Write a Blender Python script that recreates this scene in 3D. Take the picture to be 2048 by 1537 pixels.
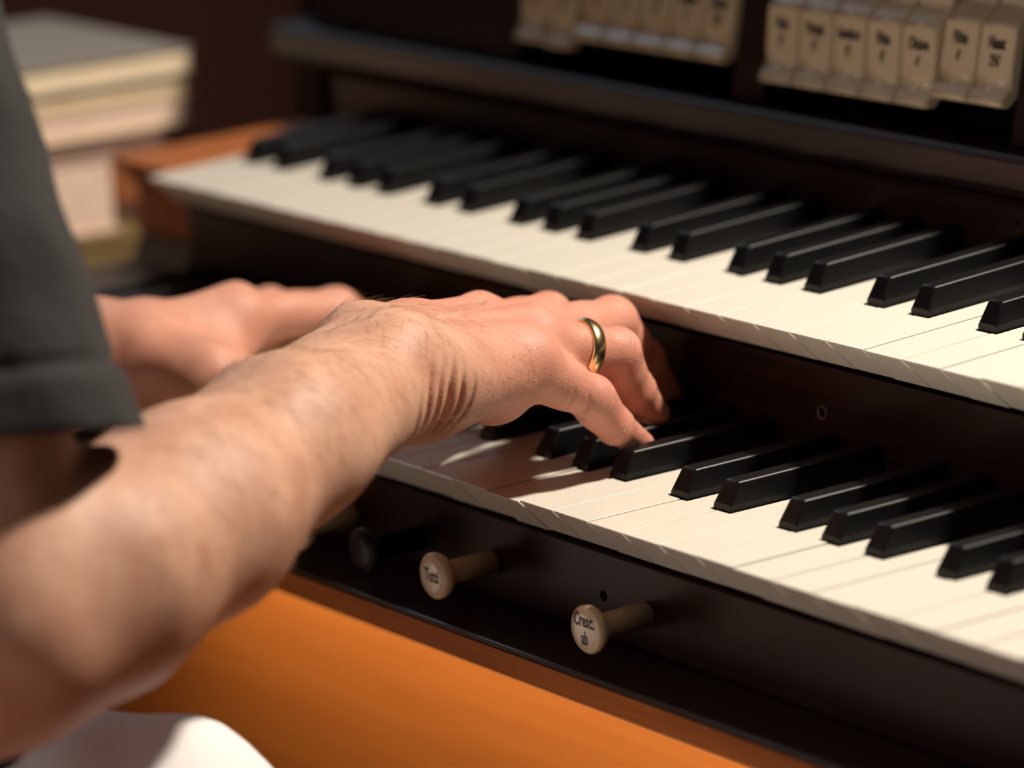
import bpy, bmesh, math, random
import numpy as np
from mathutils import Vector, Matrix

random.seed(7)
rng = np.random.default_rng(7)
for o in list(bpy.data.objects):
    bpy.data.objects.remove(o)
scene = bpy.context.scene
COL = scene.collection
Z0 = 0.76            # height of the lower keyboard's playing surface above the floor
P = 0.0236           # width of one white key
rad = math.radians

# ------------------------------------------------------------------ camera
CAM = np.array([1.859, -0.964, 0.458])
AZ, EL, ROLL, FPX = rad(145.2), rad(-13.6), rad(-3.0), 8495.0
cf = np.array([math.cos(EL)*math.cos(AZ), math.cos(EL)*math.sin(AZ), math.sin(EL)])
cr = np.cross(cf, [0, 0, 1]); cr /= np.linalg.norm(cr)
cu = np.cross(cr, cf)
cr, cu = math.cos(ROLL)*cr + math.sin(ROLL)*cu, -math.sin(ROLL)*cr + math.cos(ROLL)*cu

def at(px, py, depth):
    """photo pixel + distance along the view axis -> organ coordinates"""
    return CAM + (cf + cr*(px-1024)/FPX - cu*(py-768.5)/FPX)*depth

cd = bpy.data.cameras.new('camera')
cam = bpy.data.objects.new('camera', cd)
COL.objects.link(cam)
cd.sensor_fit = 'HORIZONTAL'
cd.sensor_width = 36.0
cd.lens = FPX/2048*36.0
cd.clip_start = 0.05
M = Matrix(((cr[0], cu[0], -cf[0], CAM[0]), (cr[1], cu[1], -cf[1], CAM[1]),
            (cr[2], cu[2], -cf[2], CAM[2]+Z0), (0, 0, 0, 1)))
cam.matrix_world = M
cd.dof.use_dof = True
cd.dof.focus_distance = 1.735
cd.dof.aperture_fstop = cd.lens*1e-3/0.033      # 33 mm entrance pupil
cd.dof.aperture_blades = 0
scene.camera = cam

# ------------------------------------------------------------------ world, lights, exposure
vs = scene.view_settings
vs.view_transform = 'Standard'
vs.look = 'None'
vs.gamma = 1.0
vs.use_curve_mapping = False
vs.exposure = 0.0
w = bpy.data.worlds.new('world')
scene.world = w
w.use_nodes = True
w.node_tree.nodes['Background'].inputs[0].default_value = (1.0, 0.72, 0.5, 1)
w.node_tree.nodes['Background'].inputs[1].default_value = 0.02

def area(name, loc, target, size, power, color, shape='DISK'):
    ld = bpy.data.lights.new(name, 'AREA')
    ld.shape = shape
    ld.size = size if not isinstance(size, tuple) else size[0]
    if isinstance(size, tuple):
        ld.shape = 'RECTANGLE'
        ld.size_y = size[1]
    ld.energy = power
    ld.color = color
    o = bpy.data.objects.new(name, ld)
    COL.objects.link(o)
    o.location = (loc[0], loc[1], loc[2]+Z0)
    d = Vector(target)-Vector(loc)
    o.rotation_euler = d.to_track_quat('-Z', 'Y').to_euler()
    return o

# lamp over the console, an added fill light from the front, daylight from the window in the left wall
area('console_lamp', (0.80, 0.575, 1.02), (0.42, 0.0, 0.0), 0.10, 25.5, (1.0, 0.885, 0.75))
area('front_fill_light', (1.45, -2.97, 0.75), (0.5, 0.0, 0.0), (1.3, 1.1), 16.5, (1.0, 0.92, 0.88))  # added neutral fill, brightens faces turned to the player
area('window_daylight', (-1.57, 0.55, 1.25), (0.4, 0.0, 0.0), (1.2, 1.0), 5.0, (0.70, 0.84, 1.0))

# ------------------------------------------------------------------ helpers
def tag(o, label, cat, group=None, kind=None):
    if label: o['label'] = label
    if cat: o['category'] = cat
    if group: o['group'] = group
    if kind: o['kind'] = kind
    return o

def link(name, data, parent=None, loc=(0, 0, 0), mat=None):
    o = bpy.data.objects.new(name, data)
    COL.objects.link(o)
    o.location = loc
    if parent is not None:
        o.parent = parent
    else:
        o.location = (loc[0], loc[1], loc[2]+Z0)
    if mat is not None and data is not None and not data.materials:
        data.materials.append(mat)
    return o

def empty(name, loc):
    o = link(name, None, None, loc)
    o.empty_display_size = 0.02
    return o

def mesh_py(name, verts, faces, smooth=False):
    me = bpy.data.meshes.new(name)
    me.from_pydata([tuple(map(float, v)) for v in verts], [], faces)
    me.update()
    if smooth:
        me.polygons.foreach_set('use_smooth', [True]*len(me.polygons))
    return me

def bm_mesh(name, bm, smooth=False):
    bmesh.ops.recalc_face_normals(bm, faces=bm.faces)
    me = bpy.data.meshes.new(name)
    bm.to_mesh(me)
    bm.free()
    if smooth:
        me.polygons.foreach_set('use_smooth', [True]*len(me.polygons))
    return me

def box_bm(lo, hi, bevel=0.0, seg=2):
    bm = bmesh.new()
    c = [(lo[i]+hi[i])/2 for i in range(3)]
    s = [hi[i]-lo[i] for i in range(3)]
    bmesh.ops.create_cube(bm, size=1.0, matrix=Matrix.Translation(c) @ Matrix.Diagonal((*s, 1)))
    if bevel:
        bmesh.ops.bevel(bm, geom=bm.edges[:], offset=bevel, segments=seg, affect='EDGES', profile=0.5)
    return bm

def box(name, lo, hi, mat, parent=None, bevel=0.0, origin=None, seg=2):
    """box in organ coordinates; origin of the object at its base centre"""
    og = origin or ((lo[0]+hi[0])/2, (lo[1]+hi[1])/2, lo[2])
    bm = box_bm([lo[i]-og[i] for i in range(3)], [hi[i]-og[i] for i in range(3)], bevel, seg)
    me = bm_mesh(name, bm)
    po = PO.get(parent.name, (0, 0, 0)) if parent is not None else (0, 0, 0)
    o = link(name, me, parent, tuple(og[i]-po[i] for i in range(3)), mat)
    PO[o.name] = og
    return o
PO = {}

def prism_x(name, prof, x0, x1, mat, parent=None, bevel=0.0, seg=2):
    """profile [(y,z)...] extruded along x"""
    og = ((x0+x1)/2, prof[0][0], min(p[1] for p in prof))
    bm = bmesh.new()
    a = [bm.verts.new((x0-og[0], y-og[1], z-og[2])) for y, z in prof]
    b = [bm.verts.new((x1-og[0], y-og[1], z-og[2])) for y, z in prof]
    n = len(prof)
    bm.faces.new(a); bm.faces.new(b[::-1])
    for i in range(n):
        bm.faces.new((a[i], b[i], b[(i+1) % n], a[(i+1) % n]))
    bmesh.ops.recalc_face_normals(bm, faces=bm.faces)
    if bevel:
        bmesh.ops.bevel(bm, geom=bm.edges[:], offset=bevel, segments=seg, affect='EDGES', profile=0.5, clamp_overlap=True)
    me = bm_mesh(name, bm)
    po = PO.get(parent.name, (0, 0, 0)) if parent is not None else (0, 0, 0)
    o = link(name, me, parent, tuple(og[i]-po[i] for i in range(3)), mat)
    PO[o.name] = og
    return o

def lathe_y(name, prof, seg=32):
    """profile [(y, radius)...] turned about the y axis, closed at both ends"""
    verts, faces = [], []
    for y, r in prof:
        for k in range(seg):
            t = 2*math.pi*k/seg
            verts.append((r*math.cos(t), y, r*math.sin(t)))
    n = len(prof)
    for i in range(n-1):
        for k in range(seg):
            k2 = (k+1) % seg
            faces.append((i*seg+k, i*seg+k2, (i+1)*seg+k2, (i+1)*seg+k))
    faces.append(tuple(range(seg)))
    faces.append(tuple(range((n-1)*seg, n*seg))[::-1])
    me = mesh_py(name, verts, faces)
    bm = bmesh.new(); bm.from_mesh(me); bmesh.ops.recalc_face_normals(bm, faces=bm.faces); bm.to_mesh(me); bm.free()
    me.polygons.foreach_set('use_smooth', [len(p.vertices) == 4 for p in me.polygons])
    return me

def text_mesh(body, size, name='lettering', bold=0.0, extrude=0.00008, spacing=1.0):
    cu_ = bpy.data.curves.new(name, 'FONT')
    cu_.body = body
    cu_.size = size
    cu_.align_x = 'CENTER'
    cu_.align_y = 'CENTER'
    cu_.extrude = extrude
    cu_.offset = bold
    cu_.space_line = 0.95
    cu_.space_character = spacing
    cu_.resolution_u = 3
    to = bpy.data.objects.new('tmp', cu_)
    COL.objects.link(to)
    bpy.context.view_layer.update()
    me = bpy.data.meshes.new_from_object(to.evaluated_get(bpy.context.evaluated_depsgraph_get()))
    bpy.data.objects.remove(to)
    me.name = name
    return me

# ------------------------------------------------------------------ materials
def new_mat(name):
    m = bpy.data.materials.new(name)
    m.use_nodes = True
    nt = m.node_tree
    return m, nt, nt.nodes['Principled BSDF']

def plain(name, color, rough=0.5, metal=0.0, coat=0.0, bump=0.0, bscale=400.0, vary=0.0, vscale=60.0, spec=0.5):
    m, nt, b = new_mat(name)
    b.inputs['Base Color'].default_value = (*color, 1)
    b.inputs['Roughness'].default_value = rough
    b.inputs['Metallic'].default_value = metal
    b.inputs['Coat Weight'].default_value = coat
    b.inputs['Coat Roughness'].default_value = 0.12
    b.inputs['Specular IOR Level'].default_value = spec
    tc = nt.nodes.new('ShaderNodeTexCoord')
    if vary:
        n = nt.nodes.new('ShaderNodeTexNoise'); n.inputs['Scale'].default_value = vscale; n.inputs['Detail'].default_value = 4
        nt.links.new(tc.outputs['Object'], n.inputs['Vector'])
        r = nt.nodes.new('ShaderNodeValToRGB')
        r.color_ramp.elements[0].position = 0.3; r.color_ramp.elements[1].position = 0.7
        r.color_ramp.elements[0].color = (*[c*(1-vary) for c in color], 1)
        r.color_ramp.elements[1].color = (*[min(1, c*(1+vary)) for c in color], 1)
        nt.links.new(n.outputs['Fac'], r.inputs['Fac'])
        nt.links.new(r.outputs['Color'], b.inputs['Base Color'])
    if bump:
        n = nt.nodes.new('ShaderNodeTexNoise'); n.inputs['Scale'].default_value = bscale; n.inputs['Detail'].default_value = 3
        nt.links.new(tc.outputs['Object'], n.inputs['Vector'])
        bp = nt.nodes.new('ShaderNodeBump'); bp.inputs['Strength'].default_value = bump; bp.inputs['Distance'].default_value = 0.0006
        nt.links.new(n.outputs['Fac'], bp.inputs['Height'])
        nt.links.new(bp.outputs['Normal'], b.inputs['Normal'])
    return m

def wood(name, dark, light, rough=0.32, coat=0.25, stretch=(3, 90, 90), grain=1.0, spec=0.5):
    m, nt, b = new_mat(name)
    tc = nt.nodes.new('ShaderNodeTexCoord')
    mp = nt.nodes.new('ShaderNodeMapping'); mp.inputs['Scale'].default_value = stretch
    nt.links.new(tc.outputs['Object'], mp.inputs['Vector'])
    n = nt.nodes.new('ShaderNodeTexNoise'); n.inputs['Scale'].default_value = 2.2*grain; n.inputs['Detail'].default_value = 7
    n.inputs['Roughness'].default_value = 0.62; n.inputs['Distortion'].default_value = 0.6
    nt.links.new(mp.outputs['Vector'], n.inputs['Vector'])
    r = nt.nodes.new('ShaderNodeValToRGB')
    r.color_ramp.elements[0].position = 0.30; r.color_ramp.elements[1].position = 0.72
    r.color_ramp.elements[0].color = (*dark, 1); r.color_ramp.elements[1].color = (*light, 1)
    nt.links.new(n.outputs['Fac'], r.inputs['Fac'])
    nt.links.new(r.outputs['Color'], b.inputs['Base Color'])
    b.inputs['Roughness'].default_value = rough
    b.inputs['Coat Weight'].default_value = coat
    b.inputs['Coat Roughness'].default_value = 0.2
    b.inputs['Specular IOR Level'].default_value = spec
    bp = nt.nodes.new('ShaderNodeBump'); bp.inputs['Strength'].default_value = 0.12; bp.inputs['Distance'].default_value = 0.0004
    nt.links.new(n.outputs['Fac'], bp.inputs['Height'])
    nt.links.new(bp.outputs['Normal'], b.inputs['Normal'])
    return m

MAT = {}
MAT['mahogany'] = wood('mahogany', (0.007, 0.0022, 0.0018), (0.024, 0.0075, 0.005), rough=0.36, coat=0.0, spec=0.22)
MAT['rail'] = wood('dark_rail_wood', (0.010, 0.0045, 0.0045), (0.026, 0.0115, 0.010), rough=0.36, coat=0.15)
MAT['honey'] = wood('honey_wood', (0.30, 0.080, 0.011), (0.46, 0.135, 0.02), rough=0.55, coat=0.0, spec=0.2)
MAT['knee'] = wood('knee_panel_wood', (0.42, 0.13, 0.022), (0.52, 0.18, 0.034), rough=0.5, coat=0.0, grain=0.5)
MAT['wall'] = plain('dark_red_wall', (0.055, 0.014, 0.006), 0.7, vary=0.2, vscale=3)
MAT['ceil'] = plain('ceiling_paint', (0.35, 0.30, 0.25), 0.9)
MAT['floor'] = wood('floor_wood', (0.36, 0.20, 0.10), (0.50, 0.30, 0.16), rough=0.45, coat=0.0, stretch=(2, 20, 20))
MAT['white_key'] = plain('white_key_plastic', (0.80, 0.755, 0.66), 0.22, coat=0.3, bump=0.05, bscale=900)
MAT['black_key'] = plain('black_key_plastic', (0.004, 0.004, 0.0045), 0.36, coat=0.0, bump=0.03, bscale=700, spec=0.25)
MAT['tab'] = plain('cream_tab_plastic', (0.66, 0.55, 0.38), 0.22, coat=0.25)
MAT['knob'] = plain('cream_knob_plastic', (0.74, 0.56, 0.36), 0.28, coat=0.2)
MAT['knob_face'] = plain('knob_face_plastic', (0.74, 0.63, 0.52), 0.22, coat=0.4)
MAT['ink'] = plain('black_lettering', (0.008, 0.008, 0.01), 0.5)
MAT['felt'] = plain('black_recess', (0.0025, 0.0022, 0.002), 0.9, spec=0.1)
MAT['screw'] = plain('brass_screw', (0.10, 0.05, 0.025), 0.5, metal=0.6)
MAT['gold'] = plain('gold', (0.95, 0.74, 0.40), 0.24, metal=1.0)
MAT['pages'] = plain('page_edges', (0.80, 0.66, 0.46), 0.8, vary=0.08, vscale=120)
MAT['pages2'] = plain('page_edges_pink', (0.78, 0.58, 0.46), 0.8, vary=0.08, vscale=120)
MAT['cover_grey'] = plain('grey_book_cover', (0.24, 0.21, 0.17), 0.6, bump=0.1)
MAT['cover_tan'] = plain('tan_book_cover', (0.46, 0.32, 0.17), 0.6)
MAT['cover_brown'] = plain('brown_book_cover', (0.22, 0.13, 0.10), 0.6)
MAT['cover_olive'] = plain('olive_box_card', (0.19, 0.125, 0.045), 0.7, vary=0.2, vscale=40)
MAT['trousers'] = plain('white_trouser_cotton', (0.86, 0.84, 0.83), 0.9, bump=0.2, bscale=1200)
MAT['shoe'] = plain('black_shoe_leather', (0.01, 0.01, 0.01), 0.4)
MAT['hair'] = plain('body_hair', (0.42, 0.25, 0.13), 0.4)
MAT['head_hair'] = plain('grey_brown_hair', (0.10, 0.075, 0.055), 0.55, bump=0.5, bscale=500)
MAT['eye'] = plain('eye_white', (0.75, 0.72, 0.68), 0.2)
MAT['nail'] = plain('fingernail', (0.78, 0.48, 0.38), 0.25, coat=0.3)

# ------------------------------------------------------------------ room shell
def struct(o): o['kind'] = 'structure'; return o
FZ = -Z0
XL, XR, YF, YB, ZC = -1.6, 3.4, -3.0, 1.7, 2.7-Z0
struct(box('floor', (XL-.1, YF-.1, FZ-0.1), (XR+.1, YB+.1, FZ), MAT['floor']))
struct(box('ceiling', (XL-.1, YF-.1, ZC), (XR+.1, YB+.1, ZC+.1), MAT['ceil']))
struct(box('wall_back', (XL-.1, YB, FZ), (XR+.1, YB+.1, ZC), MAT['wall']))
struct(box('wall_right', (XR, YF, FZ), (XR+.1, YB, ZC), MAT['wall']))
# left wall with a window opening  y -0.05..1.15, z 0.75..1.75
WL = empty('wall_left', (XL, 0, FZ)); struct(WL); PO[WL.name] = (XL, 0, FZ)
wy0, wy1, wz0, wz1 = -0.05, 1.15, 0.75, 1.75
fx0, fx1, fz0, fz1 = 0.80, 2.10, 0.20, 1.30
box('wall_panel', (XL-.1, YF, FZ), (XL, wy0, ZC), MAT['wall'], WL)
box('wall_panel', (XL-.1, wy1, FZ), (XL, YB, ZC), MAT['wall'], WL)
box('wall_panel', (XL-.1, wy0, FZ), (XL, wy1, wz0), MAT['wall'], WL)
box('wall_panel', (XL-.1, wy0, wz1), (XL, wy1, ZC), MAT['wall'], WL)
WF = empty('wall_front', (0.9, YF, FZ)); struct(WF); PO[WF.name] = (0.9, YF, FZ)
box('wall_panel', (XL-.1, YF-.1, FZ), (fx0, YF, ZC), MAT['wall'], WF)
box('wall_panel', (fx1, YF-.1, FZ), (XR+.1, YF, ZC), MAT['wall'], WF)
box('wall_panel', (fx0, YF-.1, FZ), (fx1, YF, fz0), MAT['wall'], WF)
box('wall_panel', (fx0, YF-.1, fz1), (fx1, YF, ZC), MAT['wall'], WF)
W2 = empty('fill_window', (1.45, YF, fz0)); struct(W2); PO[W2.name] = (1.45, YF, fz0)  # unseen window, added as a frame for the front fill light
for a, b in (((fx0, fz0), (fx0+.05, fz1)), ((fx1-.05, fz0), (fx1, fz1)), ((fx0+.05, fz0), (fx1-.05, fz0+.05)), ((fx0+.05, fz1-.05), (fx1-.05, fz1)), ((1.43, fz0+.05), (1.47, fz1-.05))):
    box('window_frame', (a[0], YF-.09, a[1]), (b[0], YF-.05, b[1]), MAT['trousers'], W2)
W1 = empty('window_1', (XL, 0.55, wz0)); struct(W1); PO[W1.name] = (XL, 0.55, wz0)
for a, b in (((wy0, wz0), (wy0+.05, wz1)), ((wy1-.05, wz0), (wy1, wz1)), ((wy0+.05, wz0), (wy1-.05, wz0+.05)), ((wy0+.05, wz1-.05), (wy1-.05, wz1)), ((.53, wz0+.05), (.57, wz1-.05))):
    box('window_frame', (XL-.09, a[0], a[1]), (XL-.05, b[0], b[1]), MAT['trousers'], W1)

# ------------------------------------------------------------------ organ console
ORG = empty('organ_console', (0.39, 0.3, FZ))
PO[ORG.name] = (0.39, 0.3, FZ)
tag(ORG, 'dark mahogany two-manual organ console with cream stop tabs and white keys', 'organ')
NW = 33
XEND = NW*P
OX0, OX1 = -0.085, XEND+0.085
L, BW = 0.0494, 0.0055
D2, H2, TILT = 0.1077, 0.0597, 0.05
KLEN = 0.132
SH = {1: -0.10, 2: 0.10, 4: -0.125, 5: 0.0, 6: 0.125}

def white_mesh(k):
    """one natural key: k = 0..6 for C..B ; front top edge on y=0, z=0, undercut front"""
    g = 0.00052
    x0, x1 = g, P-g
    lb = {0: None, 1: 1, 2: 2, 3: None, 4: 4, 5: 5, 6: 6}[k]
    rb = {0: 1, 1: 2, 2: None, 3: 4, 4: 5, 5: 6, 6: None}[k]
    hw = BW+0.0011
    tx0 = x0 if lb is None else SH[lb]*P+hw
    tx1 = x1 if rb is None else P+SH[rb]*P-hw
    yh = L-0.0013
    out = [(x0, 0), (x1, 0), (x1, yh)]
    if tx1 < x1-1e-6: out.append((tx1, yh))
    out += [(tx1, KLEN), (tx0, KLEN)]
    if tx0 > x0+1e-6: out.append((tx0, yh))
    out.append((x0, yh))
    # drop duplicates
    pts = []
    for p in out:
        if not pts or (abs(p[0]-pts[-1][0])+abs(p[1]-pts[-1][1])) > 1e-6: pts.append(p)
    bm = bmesh.new()
    top = [bm.verts.new((x, y, 0)) for x, y in pts]
    bot = [bm.verts.new((x, y if y > 0 else 0.0152, -0.0155)) for x, y in pts]
    n = len(pts)
    ft = bm.faces.new(top)
    bm.faces.new(bot[::-1])
    for i in range(n):
        bm.faces.new((top[i], bot[i], bot[(i+1) % n], top[(i+1) % n]))
    bmesh.ops.recalc_face_normals(bm, faces=bm.faces)
    ed = [e for e in bm.edges if all(v.co.z > -1e-6 for v in e.verts) and (min(v.co.y for v in e.verts) < L-0.002)]
    front = [e for e in ed if max(v.co.y for v in e.verts) < 1e-5]
    bmesh.ops.bevel(bm, geom=front, offset=0.0011, segments=3, affect='EDGES', profile=0.5, clamp_overlap=True)
    ed = [e for e in bm.edges if all(v.co.z > -1e-6 for v in e.verts) and abs(e.verts[0].co.x-e.verts[1].co.x) < 1e-6 and min(v.co.y for v in e.verts) < L-.002]
    bmesh.ops.bevel(bm, geom=ed, offset=0.0003, segments=1, affect='EDGES', clamp_overlap=True)
    me = bm_mesh('white_key', bm)
    me.materials.append(MAT['white_key'])
    return me

def black_mesh():
    h = 0.0118
    prof_b = [(-BW, 0), (BW, 0), (BW, KLEN-L), (-BW, KLEN-L)]
    bm = bmesh.new()
    zb = -0.012
    b = [bm.verts.new((x, y-(0.001 if y == 0 else 0), zb)) for x, y in prof_b]
    m_ = [bm.verts.new((x, y, 0.0030)) for x, y in prof_b]
    tw = BW-0.0011
    t = [bm.verts.new(v) for v in ((-tw, 0.0054, h), (tw, 0.0054, h), (tw, KLEN-L, h+.0006), (-tw, KLEN-L, h+.0006))]
    bm.faces.new(b[::-1]); bm.faces.new(t)
    for A, B in ((b, m_), (m_, t)):
        for i in range(4):
            bm.faces.new((A[i], A[(i+1) % 4], B[(i+1) % 4], B[i]))
    bmesh.ops.recalc_face_normals(bm, faces=bm.faces)
    ed = [e for e in bm.edges if max(v.co.z for v in e.verts) > 0.005 and min(v.co.y for v in e.verts) < 0.03]
    bmesh.ops.bevel(bm, geom=ed, offset=0.0011, segments=3, affect='EDGES', profile=0.5, clamp_overlap=True)
    me = bm_mesh('black_key', bm)
    me.materials.append(MAT['black_key'])
    me.polygons.foreach_set('use_smooth', [p.area < 2e-5 for p in me.polygons])
    return me

WM = [white_mesh(k) for k in range(7)]
BM = black_mesh()
PRESS = {('lo', 'w', 19): 0.3}

def manual(name, dy, dz, tilt, tagname):
    bed = box(name, (0.0005, 0.024, -0.030), (XEND-.0005, KLEN, -0.0165), MAT['felt'], None, origin=(0, 0, 0))
    # re-parent to the console at its own frame
    bed.parent = ORG
    bed.location = (0-0.39, dy-0.3, dz-FZ)
    bed.rotation_euler = (tilt, 0, 0)
    for i in range(NW):
        jitter = random.uniform(-0.00025, 0.00025)
        o = bpy.data.objects.new('white_key', WM[i % 7]); COL.objects.link(o); o.parent = bed
        o.location = (i*P, 0, jitter)
        d = PRESS.get((tagname, 'w', i), random.uniform(-.06, .06))
        # pivot at the back of the key: front goes down
        o.location = (i*P, 0, jitter-KLEN*math.sin(rad(d)))
        o.rotation_euler = (rad(d), 0, 0)
    for oct_ in range(5):
        for k in (1, 2, 4, 5, 6):
            i = oct_*7+k
            if i >= NW: continue
            o = bpy.data.objects.new('black_key', BM); COL.objects.link(o); o.parent = bed
            o.location = (i*P+SH[k]*P, L, random.uniform(-.0002, .0002))
    return bed
LOW = manual('lower_manual', 0, 0, 0, 'lo')
UPP = manual('upper_manual', D2, H2, TILT, 'up')
LOW['label'] = 'lower manual of white and black keys'
UPP['label'] = 'upper manual of white and black keys'

# boards of the case
YS = 0.0160
prism_x('key_slip', [(YS, -0.0185), (YS, -0.055), (0.030, -0.055), (0.030, -0.0185)], OX0, OX1, MAT['mahogany'], ORG, 0.0007)
prism_x('key_bed_rail', [(-0.020, -0.0555), (-0.020, -0.0665), (0.13, -0.0665), (0.13, -0.0555)], OX0, OX1, MAT['rail'], ORG, 0.0012)
prism_x('rail_edging', [(-0.0212, -0.0575), (-0.0212, -0.0672), (-0.0202, -0.0672), (-0.0202, -0.0575)], OX0, OX1, MAT['honey'], ORG)
prism_x('key_frame', [(0.030, -0.031), (0.030, -0.055), (0.128, -0.055), (0.128, -0.031)], 0, XEND, MAT['felt'], ORG)
# board between the manuals, with the upper key frame above it
prism_x('lower_name_board', [(0.1325, -0.03), (0.1295, 0.0405), (0.142, 0.0405), (0.142, -0.03)], 0.0, XEND, MAT['mahogany'], ORG, 0.0005)
# upper name board with its moulding
prism_x('upper_name_board', [(0.2405, 0.035), (0.2400, 0.0905), (0.2412, 0.0935), (0.256, 0.0935), (0.256, 0.035)], OX0+.06, OX1-.06, MAT['mahogany'], ORG, 0.0006)
prism_x('stop_rail', [(0.2440, 0.0935), (0.2425, 0.0965), (0.2400, 0.0985), (0.2398, 0.1105), (0.2420, 0.1130), (0.275, 0.1130), (0.275, 0.0935)], OX0, OX1, MAT['rail'], ORG, 0.0006)
# stop jamb, leaning back
def jamb_pt(x, s, off=0.0):
    """point on the leaning stop panel: s up the panel, off outwards"""
    a = rad(12)
    return (x, 0.2600+s*math.sin(a)-off*math.cos(a), 0.1125+s*math.cos(a)+off*math.sin(a))
def jamb_block(name, x0, x1, s0, s1, o0, o1, mat, bevel=0.0006):
    bm = bmesh.new()
    og = jamb_pt((x0+x1)/2, s0, o0)
    vs_ = [bm.verts.new(tuple(np.array(jamb_pt(x, s, o))-np.array(og))) for x in (x0, x1) for s in (s0, s1) for o in (o0, o1)]
    for f in ((0, 1, 3, 2), (4, 6, 7, 5), (0, 4, 5, 1), (2, 3, 7, 6), (0, 2, 6, 4), (1, 5, 7, 3)):
        bm.faces.new([vs_[i] for i in f])
    bmesh.ops.recalc_face_normals(bm, faces=bm.faces)
    if bevel: bmesh.ops.bevel(bm, geom=bm.edges[:], offset=bevel, segments=2, affect='EDGES')
    po = PO[ORG.name]
    return link(name, bm_mesh(name, bm), ORG, tuple(og[i]-po[i] for i in range(3)), mat)
TP = 0.0240
G1, G2 = 0.3245, 0.1290       # left edges of the two tab groups
GW = 7*TP
for x0, x1 in ((OX0+.02, G2-.002), (G2+GW+.002, G1-.002), (G1+GW+.002, OX1)):
    jamb_block('jamb_stile', x0, x1, 0, 0.072, -0.012, 0.006, MAT['rail'])
for x0 in (G2, G1):
    jamb_block('jamb_recess', x0-.002, x0+GW+.002, 0.0, 0.072, -0.030, -0.022, MAT['felt'], 0)
jamb_block('jamb_head', OX0+.02, OX1, 0.072, 0.080, -0.03, 0.012, MAT['rail'])
# cream rocker tabs: profile in (s, off)
tab_prof = [(0.0, 0.0125), (0.0028, 0.0128), (0.0075, 0.0098), (0.0095, 0.0088), (0.0120, 0.0098), (0.0355, 0.0120), (0.0372, 0.0108), (0.0450, 0.0045), (0.0545, 0.0048), (0.0565, 0.0030), (0.0565, -0.004), (0.030, -0.001), (0.010, 0.0005), (0.0, 0.0065)]
def tab_mesh():
    bm = bmesh.new()
    wv = TP/2-0.0007
    a = rad(12)
    def pt(x, s, o): return (x, s*math.sin(a)-o*math.cos(a), s*math.cos(a)+o*math.sin(a))
    A = [bm.verts.new(pt(-wv, s, o)) for s, o in tab_prof]
    B = [bm.verts.new(pt(wv, s, o)) for s, o in tab_prof]
    n = len(A)
    bm.faces.new(A); bm.faces.new(B[::-1])
    for i in range(n): bm.faces.new((A[i], B[i], B[(i+1) % n], A[(i+1) % n]))
    bmesh.ops.recalc_face_normals(bm, faces=bm.faces)
    bmesh.ops.bevel(bm, geom=bm.edges[:], offset=0.0008, segments=2, affect='EDGES', clamp_overlap=True)
    me = bm_mesh('stop_tab', bm)
    me.materials.append(MAT['tab'])
    me.polygons.foreach_set('use_smooth', [p.area < 3e-5 for p in me.polygons])
    return me
TM = tab_mesh()
words1 = ["Viola\n8'", "Prinzipal\n8'", "Gemshorn\n8'", "Flöte\n8'", "Oktave\n4'", "Flöte\n4'", "Nasat\n2⅔'"]
words2 = ["Bourdon\n16'", "Gedackt\n8'", "Salizional\n8'", "Oktave\n4'", "Flöte\n4'", "Oktave\n2'", "Quinte\n1⅓'"]
sh1 = [0.0, 0, 0, 0, 0, 0.0045, 0.0045]
sh2 = [0.0, -0.001, 0.004, 0.004, 0.004, 0.004, 0.004]
ta = rad(12)
face_tilt = math.atan2(0.0120-0.0098, 0.0235)
for G, words, shf in ((G2, words2, sh2), (G1, words1, sh1)):
    for i in range(7):
        s0 = 0.010+shf[i]
        p = jamb_pt(G+(i+.5)*TP, s0, 0.0)
        rot = -0.10 if shf[i] > 0.002 else 0.0
        o = bpy.data.objects.new('stop_tab', TM); COL.objects.link(o); o.parent = ORG
        o.location = tuple(p[j]-PO[ORG.name][j] for j in range(3))
        o.rotation_euler = (rot, 0, 0)
        for body, sc, srel, in ((words[i].split('\n')[0], 0.0080, 0.0275), (words[i].split('\n')[1], 0.0072, 0.0195)):
            me = text_mesh(body, sc, bold=0.00026, spacing=0.95)
            for v in me.vertices: v.co.x *= (0.50 if len(body) > 6 else 0.62)
            tx = bpy.data.objects.new('lettering', me); COL.objects.link(tx); tx.parent = o
            me.materials.append(MAT['ink'])
            off = 0.0098+(srel-0.012)/0.0235*0.0022+0.0001
            tx.location = (0, srel*math.sin(ta)-off*math.cos(ta), srel*math.cos(ta)+off*math.sin(ta))
            tx.rotation_euler = (rad(90)-ta+face_tilt, 0, 0)
# console case above and behind the tabs, sides
prism_x('console_back', [(0.32, 0.05), (0.32, 0.190), (0.34, 0.190), (0.34, 0.05)], OX0, OX1, MAT['mahogany'], ORG)
prism_x('console_top', [(0.270, 0.1945), (0.270, 0.203), (0.43, 0.203), (0.43, 0.1945)], OX0-.02, OX1+.02, MAT['mahogany'], ORG, 0.001)
# cheeks at the ends of the manuals: honey wood with undercut fronts like the keys
for x0, x1 in ((-0.056, -0.0012), (XEND+0.0012, OX1)):
    prism_x('upper_cheek', [(D2+0.010, H2+0.002), (D2+0.026, H2-0.016), (D2+0.024, 0.0205), (0.24, 0.0205), (0.24, H2+0.0045)], x0, x1, MAT['honey'], ORG, 0.0012)
    prism_x('lower_cheek', [(0.006, 0.003), (0.0200, -0.0165), (0.0300, -0.0545), (0.24, -0.0545), (0.24, 0.0200), (D2+0.026, 0.0200), (D2+0.02, 0.006)], x0, x1, MAT['mahogany'], ORG, 0.0012)
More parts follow.
